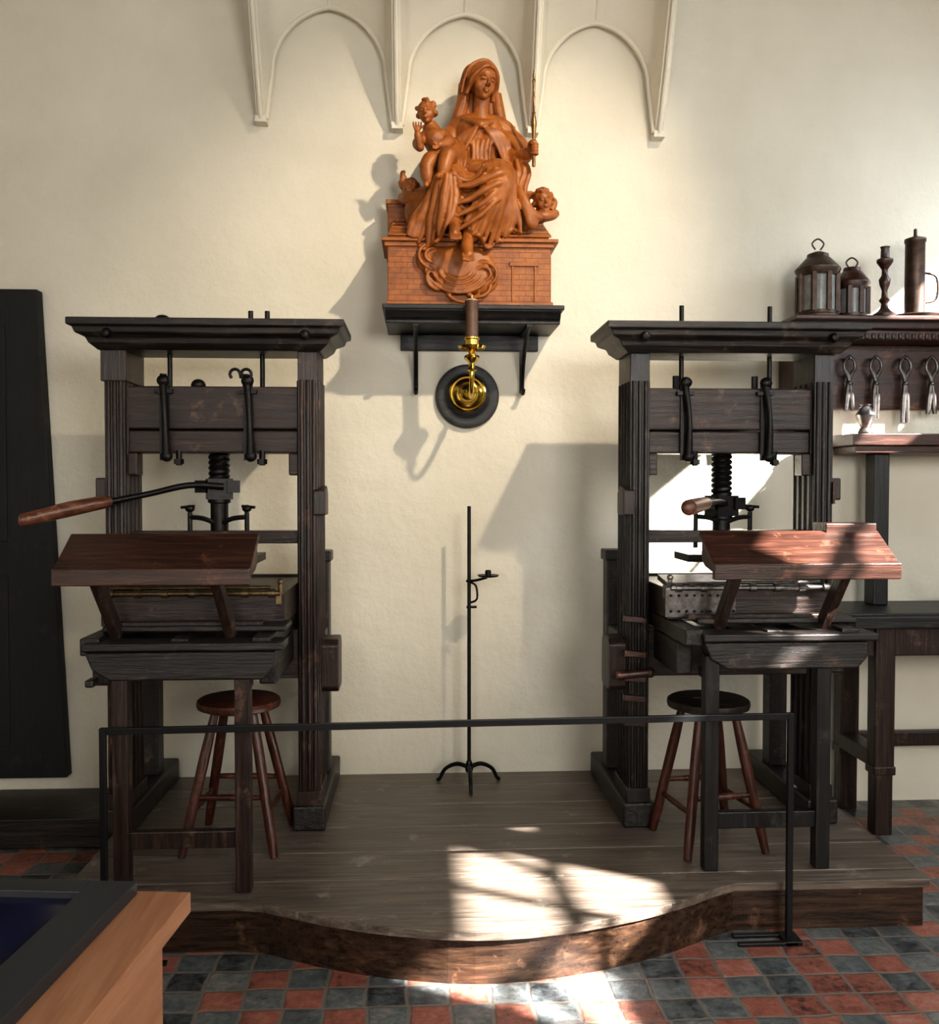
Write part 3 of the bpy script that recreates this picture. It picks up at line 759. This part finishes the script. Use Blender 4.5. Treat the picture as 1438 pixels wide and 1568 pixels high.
# ---- heads
def head(b, c, s, yaw, pitch, roll, curls=0, veil=False):
    M = Matrix.Translation(c) @ Euler((pitch, roll, yaw), 'XYZ').to_matrix().to_4x4() @ Matrix.Scale(s, 4)
    n0 = len(b.bm.verts)
    b.ell((0, .10, .16), (.74, .84, .80)); b.ell((0, -.20, -.15), (.58, .55, .78)); b.ell((0, -.48, -.74), (.22, .22, .20))
    b.ell((-.34, -.36, -.26), (.25, .28, .32)); b.ell((.34, -.36, -.26), (.25, .28, .32))
    b.ell((0, -.40, .36), (.50, .34, .34))
    b.tube([(0, -.70, .22), (0, -.82, -.02), (0, -.94, -.20)], [.08, .085, .11], 8, 4)
    b.ell((-.085, -.83, -.23), (.08, .08, .06), sub=2); b.ell((.085, -.83, -.23), (.08, .08, .06), sub=2)
    for sx in (-1, 1):
        b.tube([(sx*.09, -.72, .20), (sx*.28, -.73, .27), (sx*.50, -.58, .18)], [.05, .06, .04], 8, 4)
        b.ell((sx*.27, -.645, .07), (.135, .10, .075), sub=2)
        b.tube([(sx*.13, -.72, .05), (sx*.27, -.765, .03), (sx*.42, -.66, .05)], [.022, .03, .022], 6, 4)
        b.ell((sx*.70, -.02, -.05), (.09, .16, .20), sub=2)
    b.tube([(-.19, -.70, -.44), (-.07, -.79, -.41), (0, -.79, -.43), (.07, -.79, -.41), (.19, -.70, -.44)], [.025, .05, .04, .05, .025], 8, 3)
    b.tube([(-.14, -.70, -.51), (0, -.77, -.54), (.14, -.70, -.51)], [.025, .06, .025], 8, 4)
    if curls:
        for k in range(curls):
            a = random.uniform(0, 2*math.pi); e = random.uniform(.05, 1.45)
            x, y, z = math.cos(e)*math.cos(a), math.cos(e)*math.sin(a), math.sin(e)
            if y < -.45 and z < .6: continue
            b.ell((x*.78, .10+y*.86, .20+z*.80), (.20, .20, .18), sub=2)
        for k in range(10):
            a = math.pi*k/9; b.ell((.76*math.cos(a), .12+.66*math.sin(a), -.12), (.18, .2, .22), sub=2)
    else:
        for sx in (-1, 1):
            for j in range(5):
                b.tube([(sx*.03, -.62+.15*j, .78+.06*j), (sx*.34, -.64+.15*j, .66+.05*j), (sx*.62, -.44+.13*j, .30), (sx*.76, -.22+.11*j, -.05), (sx*.74, .0+.08*j, -.42), (sx*.80, .1+.06*j, -.8)], [.07, .10, .12, .12, .11, .08], 8, 4)
    if veil:
        b.ell((0, .30, .26), (.90, .82, .94))
        for j in range(7):
            a = j/6
            b.tube([(-.70+1.4*a, .05+.1*math.sin(a*3.14), 1.05-.5*abs(a-.5)), (-.92+1.84*a, .50, .45), (-1.0+2.0*a, .58, -.5)], [.09, .13, .15], 8, 5)
        b.tube([(-1.0, .35, -.75), (-1.02, .2, .0), (-.80, .1, .72), (-.05, .0, 1.16), (.72, .05, .78), (.98, .15, .05), (.98, .35, -.7)], [.07, .09, .09, .09, .09, .09, .07], 8, 6)
    b.bm.verts.ensure_lookup_table()
    for v in b.bm.verts[n0:]: v.co = M @ v.co
b = B(); head(b, (.286, -.205, 3.385), .082, math.radians(22), math.radians(14), math.radians(6), 0, True)
b.tube([(.205, -.15, 3.40), (.198, -.15, 3.31), (.165, -.14, 3.22)], [.028, .032, .030], 10, 4)
b.tube([(.225, -.12, 3.36), (.235, -.11, 3.28), (.23, -.10, 3.2)], [.04, .05, .05], 10, 4)
b.tube([(.352, -.14, 3.36), (.362, -.14, 3.29), (.375, -.14, 3.22)], [.024, .028, .028], 10, 4)
b.tube([(.325, -.12, 3.34), (.335, -.10, 3.27), (.33, -.10, 3.2)], [.04, .05, .05], 10, 4)
sculpt(b, 'veiled_head', .0026, 1)
# ---- hand gripping the sceptre
b = B()
b.ell((.494, -.318, 3.040), (.020, .018, .026))
b.cap([(.478, -.295, 3.034), (.494, -.315, 3.038)], [.018, .016], 10, 2)
for k in range(4):
    z = 3.062-.0135*k
    b.cap([(.498, -.322, z), (.516, -.343, z-.001), (.507, -.358, z-.002), (.492, -.352, z-.002)], [.0075, .0075, .007, .006], 8, 4)
b.cap([(.484, -.315, 3.058), (.484, -.342, 3.068), (.497, -.356, 3.074)], [.009, .008, .007], 8, 4)
sculpt(b, 'gripping_hand', .0022, 1)
b = B(); b.lathe((.502, -.338, 2.965), [(.001, 0), (.008, .002), (.008, .05), (.010, .06), (.010, .10), (.014, .105), (.014, .112), (.007, .12), (.009, .15), (.012, .18), (.012, .20), (.006, .23), (.009, .235), (.005, .24), (.005, .30), (.007, .305), (.004, .31), (.004, .365), (.009, .375), (.004, .385), (.007, .395), (.001, .42)], seg=16)
b.done('sceptre', OLDBRASS, G, 0, True)
# ---- child
b = B()
b.tube([(.112, -.28, 2.97), (.108, -.28, 3.015), (.088, -.275, 3.065), (.070, -.27, 3.105), (.054, -.27, 3.135), (.040, -.278, 3.17)], [.060, .062, .056, .058, .042, .030], 24, 6)
b.ell((.095, -.32, 3.025), (.05, .04, .048)); b.ell((.065, -.285, 3.10), (.052, .048, .045))
b.cap([(.098, -.29, 2.985), (.055, -.34, 2.985), (.030, -.365, 2.950)], [.044, .042, .034], 16)
b.cap([(.030, -.365, 2.950), (.033, -.367, 2.91), (.040, -.368, 2.875)], [.032, .031, .020], 16)
b.cap([(.040, -.368, 2.875), (.028, -.405, 2.858)], [.019, .014], 10, 2)
b.cap([(.130, -.30, 2.985), (.125, -.38, 2.995), (.115, -.405, 2.970)], [.044, .041, .034], 16)
b.cap([(.115, -.405, 2.970), (.105, -.415, 2.93), (.098, -.415, 2.895)], [.032, .030, .020], 16)
b.cap([(.098, -.415, 2.895), (.080, -.45, 2.882)], [.019, .014], 10, 2)
b.cap([(.030, -.275, 3.115), (-.008, -.31, 3.070), (.000, -.345, 3.040)], [.028, .025, .021], 14)
b.cap([(.000, -.345, 3.040), (-.008, -.365, 3.08), (-.010, -.365, 3.10)], [.020, .017, .012], 12)
b.cap([(.105, -.28, 3.11), (.128, -.32, 3.075), (.085, -.36, 3.045)], [.028, .025, .018], 14)
for (hx, hy, hz, dx, dz) in ((-.011, -.367, 3.110, 0, 1), (.078, -.365, 3.040, -1, 0)):
    b.ell((hx, hy, hz), (.015, .011, .015), sub=2)
    for k in range(4):
        o = -.0115+.0077*k
        p = Vector((hx+(o if dz else 0), hy-.004, hz+(0 if dz else o)))
        sp_ = o*.5
        b.cap([p, p+Vector((dx*.014+(sp_ if dz else 0), -.006, dz*.014+(0 if dz else sp_))), p+Vector((dx*.022+(sp_ if dz else 0), -.015, dz*.022+(0 if dz else sp_)))], [.0045, .0042, .0038], 6, 3)
    b.cap([(hx+.008*dz, hy, hz-.004), (hx+.018*dz+.004, hy-.010, hz+.006)], [.005, .0045], 6, 2)
head(b, (.030, -.300, 3.208), .055, math.radians(-12), math.radians(8), math.radians(-6), 34)
for k in range(4):
    b.tube([(.115+.018*k, -.25, 3.09+.01*k), (.15+.014*k, -.29, 3.05), (.155+.014*k, -.33, 2.99), (.13+.02*k, -.35, 2.94)], [.012, .016, .016, .010], 8, 5)
sculpt(b, 'infant', .0027, 4)
# ---- cherub heads with wings
b = B(); head(b, (.546, -.31, 2.822), .055, math.radians(10), math.radians(5), math.radians(-8), 34)
b.tube([(.49, -.29, 2.775), (.53, -.325, 2.752), (.58, -.315, 2.76), (.61, -.28, 2.78)], [.02, .026, .024, .018], 10, 4)
for k in range(5): b.tube([(.47+.008*k, -.27, 2.82+.012*k), (.44, -.30, 2.79+.016*k), (.41, -.31, 2.76+.02*k)], [.014, .012, .006], 8, 4)
b.tube([(.59, -.25, 2.80), (.61, -.24, 2.84), (.595, -.22, 2.87)], [.018, .014, .008], 8, 4)
b.cap([(.545, -.28, 2.80), (.54, -.29, 2.76)], [.025, .03], 12, 2)
head(b, (-.045, -.22, 2.895), .046, math.radians(-30), math.radians(5), math.radians(8), 30)
b.tube([(-.08, -.20, 2.86), (-.04, -.26, 2.84), (.01, -.28, 2.83)], [.025, .032, .03], 10, 4)
b.cap([(-.045, -.20, 2.88), (-.03, -.22, 2.84)], [.022, .028], 12, 2)
for k in range(4): b.tube([(-.05, -.16, 2.90+.01*k), (-.08, -.17, 2.92+.02*k), (-.095+.01*k, -.17, 2.945+.015*k)], [.014, .012, .006], 8, 4)
sculpt(b, 'cherub_heads', .0030, 1)
# ---- cloud billows under the feet
b = B()
b.ell((.175, -.320, 2.53), (.16, .040, .10)); b.ell((.26, -.320, 2.47), (.09, .034, .07)); b.ell((.07, -.320, 2.55), (.09, .034, .065)); b.ell((.17, -.320, 2.46), (.12, .032, .06))
for (cx_, cz_, r0, a0, a1) in ((.17, 2.535, .15, 185, 330), (.17, 2.525, .118, 180, 340), (.17, 2.52, .088, 175, 350), (.17, 2.515, .058, 170, 370), (.275, 2.49, .062, -70, 120), (.275, 2.49, .036, -90, 160), (.06, 2.57, .065, 90, 270), (.06, 2.57, .036, 70, 290), (.19, 2.43, .075, 195, 345), (.09, 2.47, .06, 130, 270), (.25, 2.44, .06, 220, 380), (.21, 2.60, .06, 20, 150), (.10, 2.62, .05, 30, 170)):
    pts = []
    for k in range(13):
        a = math.radians(a0+(a1-a0)*k/12); pts.append((cx_+r0*math.cos(a), -.345-.010*math.sin(math.pi*k/12), cz_+r0*.85*math.sin(a)))
    b.tube(pts, [.004]+[.0085]*11+[.004], 8, 1)
sculpt(b, 'cloud_billows', .004, 2)

# ------------------------------------------------------------------ barrier rail
g = Grp('black_barrier_rail', (.12, -1.4, 0))
pa, pb = Vector((-1.015, -1.46, 0)), Vector((1.262, -1.375, 0)); zr = .772
b = B(); up = Vector((0, 0, 1))
b.beam(pa+up*zr, pb+up*zr, .016, .022)
for p, s in ((pa, 1), (pb, -1)):
    b.box(p.x-.010, p.x+.010, p.y-.010, p.y+.010, .01, zr+.011)
    b.box(min(p.x-.015, p.x+s*.19), max(p.x+.015, p.x+s*.19), p.y-.05, p.y-.03, 0, .012)
    b.box(min(p.x-.015, p.x+s*.19), max(p.x+.015, p.x+s*.19), p.y+.01, p.y+.03, 0, .012)
    b.box(p.x-.03, p.x+.03, p.y-.05, p.y+.03, 0, .014)
b.done('rail', BLACKP, g, .002)

# ------------------------------------------------------------------ right-hand workbench, rack, tools
g = Grp('workbench', (2.4, -.25, 0))
b = B()
b.box(1.87, 3.2, -.47, -.02, .965, .995); b.box(1.90, 3.2, -.50, -.44, .93, .985)
b.done('bench_top', W['bkx'], g, .005)
b = B(); b.box(1.95, 3.2, -.44, -.41, .80, .93); b.box(1.95, 1.98, -.44, -.05, .80, .93)
for xx in (2.06, 3.10):
    for yy in (-.42, -.08):
        b.box(xx-.045, xx+.045, yy-.04, yy+.04, .30, .93); b.box(xx-.05, xx+.05, yy-.045, yy+.045, .27, .31)
        b.box(xx-.04, xx+.04, yy-.038, yy+.038, 0, .30)
b.box(2.01, 2.10, -.40, -.10, .30, .37); b.box(2.03, 3.1, -.11, -.06, .30, .37)
b.done('bench_frame', W['brz'], g, .006)
g = Grp('tool_rack_shelf', (2.4, -.15, 1.9))
b = B()
b.box(1.72, 3.1, -.25, -.005, 2.285, 2.33); b.box(1.70, 3.12, -.31, -.005, 2.315, 2.335)
b.box(1.74, 3.08, -.21, -.005, 2.24, 2.285); b.box(1.75, 3.06, -.04, -.005, 1.93, 2.24)
b.box(1.74, 1.78, -.20, -.005, 1.95, 2.26)
for k in range(40): b.box(1.78+.032*k, 1.797+.032*k, -.218, -.205, 2.243, 2.268)
b.box(1.99, 3.1, -.27, -.005, 1.745, 1.80); b.box(2.01, 3.1, -.25, -.02, 1.71, 1.745)
b.done('cornice_and_shelves', W['rdx'], g, .004)
b = B(); b.box(2.13, 2.20, -.20, -.10, .996, 1.71); b.box(2.95, 3.03, -.20, -.10, .996, 1.71)
b.done('shelf_posts', W['bkz'], g, .006)
g = Grp('hanging_shears', (2.3, -.1, 2.0))
b = B()
for i, xx in enumerate((1.93, 2.055, 2.185, 2.33, 2.46)):
    b.cyl((xx, -.035, 2.17), (xx, -.10, 2.17), .005, seg=8)
    q = .012+.006*math.sin(i*2.1); L = .03*math.sin(i*1.7)
    for s in (-1, 1):
        b.tube([(xx-s*q, -.085, 1.89+L), (xx-s*.006, -.085, 2.01+L*.5), (xx+s*.005, -.085, 2.08), (xx+s*.026, -.085, 2.12), (xx+s*.022, -.085, 2.155), (xx, -.085, 2.18)], [.010, .014, .011, .008, .008, .008], 8, 4)
    b.ell((xx, -.09, 2.05), (.014, .012, .014), sub=2)
b.done('shears', DARKSTEEL, g, 0, True)
g = Grp('shelf_jar', (2.09, -.18, 1.8))
b = B()
b.lathe((2.09, -.18, 1.801), [(.03, 0), (.035, .01), (.02, .03), (.035, .06), (.045, .09), (.03, .12), (.02, .13), (.028, .14), (.001, .14)], seg=20)
b.done('jar', STEEL, g, 0, True)
g = Grp('ink_pan', (2.6, -.3, 1.0))
b = B()
b.lathe((2.60, -.28, .996), [(.11, 0), (.15, .03), (.155, .035), (.145, .033), (.105, .008), (.001, .006)], seg=28)
b.tube([(2.48, -.30, 1.03), (2.40, -.33, 1.14), (2.38, -.34, 1.16)], [.008, .008, .012], 8, 4)
b.done('pan', IRON, g, 0, True)

def lantern(x, y, r, h, mat):
    g = Grp('candle_lantern', (x, y, 2.336)); z = 2.337; hb = h*.66
    b = B(); b.lathe((x, y, z), [(r*1.08, 0), (r*1.08, .015), (r, .02), (r, .035), (.001, .035)], seg=16)
    b.lathe((x, y, z+hb-.03), [(r*.98, 0), (r, .005), (r*1.12, .03), (r*1.12, .036), (r*.62, .085), (r*.55, .088), (r*.52, .105), (r*.2, h*.34-.0), (.001, h*.35)], seg=16)
    for k in range(8):
        a = 2*math.pi*k/8+.2; b.box(x+r*.95*math.cos(a)-.010, x+r*.95*math.cos(a)+.010, y+r*.95*math.sin(a)-.010, y+r*.95*math.sin(a)+.010, z+.03, z+hb-.02)
    zz = z+h*.97; b.tube([(x-.012, y, zz-.01), (x-.028, y, zz+.018), (x, y, zz+.04), (x+.028, y, zz+.018), (x+.012, y, zz-.01)], .004, 8, 4)
    b.done('frame', mat, g, 0, True)
    B().lathe((x, y, z+.03), [(r*.88, 0), (r*.88, hb-.06), (.001, hb-.06)], seg=16).done('panes', GLASSY, g, 0, True)
TIN = plain('rusty_tin', (.06,.038,.028), .4, .6, .5, 25, .2)
lantern(1.858, -.17, .092, .345, TIN); lantern(2.045, -.12, .074, .27, W['rdz'])
g = Grp('turned_candlestick', (2.135, -.255, 2.336))
B().lathe((2.137, -.255, 2.337), [(.050, 0), (.050, .012), (.03, .025), (.018, .04), (.014, .06), (.024, .075), (.014, .09), (.012, .12), (.022, .145), (.026, .17), (.014, .19), (.013, .215), (.022, .23), (.036, .25), (.036, .262), (.02, .27), (.018, .31), (.022, .32), (.001, .318)], seg=24).done('stick', W['rdz'], g, 0, True)
g = Grp('tin_lamp', (2.325, -.17, 2.336))
b = B(); b.lathe((2.325, -.17, 2.337), [(.115, 0), (.125, .015), (.12, .02), (.05, .018), (.046, .03), (.044, .36), (.048, .365), (.048, .38), (.02, .39), (.008, .395), (.008, .425), (.001, .43)], seg=24)
b.tube([(2.37, -.17, 2.42), (2.43, -.17, 2.44), (2.43, -.17, 2.54), (2.37, -.17, 2.56)], .006, 8, 4)
b.done('lamp', TIN, g, 0, True)

# ------------------------------------------------------------------ display case in the foreground
g = Grp('display_case', (-.43, -2.74, 0))
rot = Matrix.Translation((-.428, -2.745, 0)) @ Matrix.Rotation(math.radians(-6), 4, 'Z')
def dc(b, name, mat, bev):
    o = b.done(name, mat, g, bev); o.data.transform(rot); return o
b = B(); b.box(-1.3, 0, -1.0, 0, .762, .80); b.box(-1.27, -.035, -.97, -.05, .0, .762)
dc(b, 'beech_cabinet', BEECH, .002)
b = B(); f = .085; x0, x1, y0, y1 = -1.27, -.095, -.97, -.016
b.box(x1-f, x1, y0, y1, .80, .825); b.box(x0, x0+f, y0, y1, .80, .825); b.box(x0+f, x1-f, y1-.05, y1, .80, .825); b.box(x0+f, x1-f, y0, y0+f, .80, .825)
dc(b, 'black_frame', FRAMEG, .002)
b = B(); b.box(x0+f, x1-f, y0+f, y1-.05, .80, .812)
dc(b, 'blue_display_panel', plain('dark_blue_panel', (.006,.008,.035), .15, 0, .3, 6, .01), 0)

# ------------------------------------------------------------------ lights
def area(name, loc, target, sx, sy, e, col):
    l = bpy.data.lights.new(name, 'AREA'); l.shape = 'RECTANGLE'; l.size = sx; l.size_y = sy; l.energy = e; l.color = col
    o = bpy.data.objects.new(name, l); COL.objects.link(o); o.location = loc
    o.rotation_euler = (Vector(target)-Vector(loc)).to_track_quat('-Z', 'Y').to_euler(); return o
area('window_light_front', (2.0, YF-.02, 2.6), (.9, 0, .2), 1.5, 1.8, 165, (1, .97, .91))  # added fill lamp in the front opening, lifts the back wall
area('window_light_front_low', (-.9, YF-.02, 2.3), (-.4, 0, .0), 1.3, 1.8, 70, (1, .98, .94))  # second added fill lamp in the front wall, aimed low
area('window_light_right', (XR+.03, -3.0, 2.5), (0, -1.2, .6), .8, .6, 30, (.88, .94, 1))  # added fill lamp in the right window, on top of the sky
area('window_light_right_b', (XR+.03, -.85, 3.0), (1.9, -.3, 1.0), .9, .5, 24, (.78, .90, 1))  # added cool fill lamp, brightens the wall around the bench
s = bpy.data.lights.new('ceiling_spotlight', 'SPOT'); s.energy = 640; s.color = (1, .84, .63); s.spot_size = math.radians(40); s.spot_blend = 1; s.shadow_soft_size = .05
o = bpy.data.objects.new('ceiling_spotlight', s); COL.objects.link(o); o.location = (2.0, -3.2, 4.75)
o.rotation_euler = (Vector((.12, 0, 2.35))-o.location).to_track_quat('-Z', 'Y').to_euler()
s = bpy.data.lights.new('sun', 'SUN'); s.energy = 65; s.angle = math.radians(1.0); s.color = (1, .965, .92)
o = bpy.data.objects.new('sun', s); COL.objects.link(o)
o.rotation_euler = (-Vector((.9, -.5, .75))).to_track_quat('-Z', 'Y').to_euler(); o.location = (8, -6, 8)
w = bpy.data.worlds.new('sky'); scene.world = w; w.use_nodes = True
w.node_tree.nodes['Background'].inputs[0].default_value = (.6, .75, 1, 1); w.node_tree.nodes['Background'].inputs[1].default_value = .8

# ------------------------------------------------------------------ camera
cam = bpy.data.cameras.new('camera'); cam.sensor_fit = 'HORIZONTAL'; cam.sensor_width = 36; cam.lens = 36; cam.clip_start = .05
co = bpy.data.objects.new('camera', cam); COL.objects.link(co); co.location = (0, -4.5, 1.555)
co.rotation_euler = (math.radians(90-1.55), 0, math.radians(-3)); scene.camera = co
try:
    scene.view_settings.view_transform = 'Standard'
    scene.view_settings.look = 'Medium High Contrast'
except Exception as ex: print('VIEW', ex)
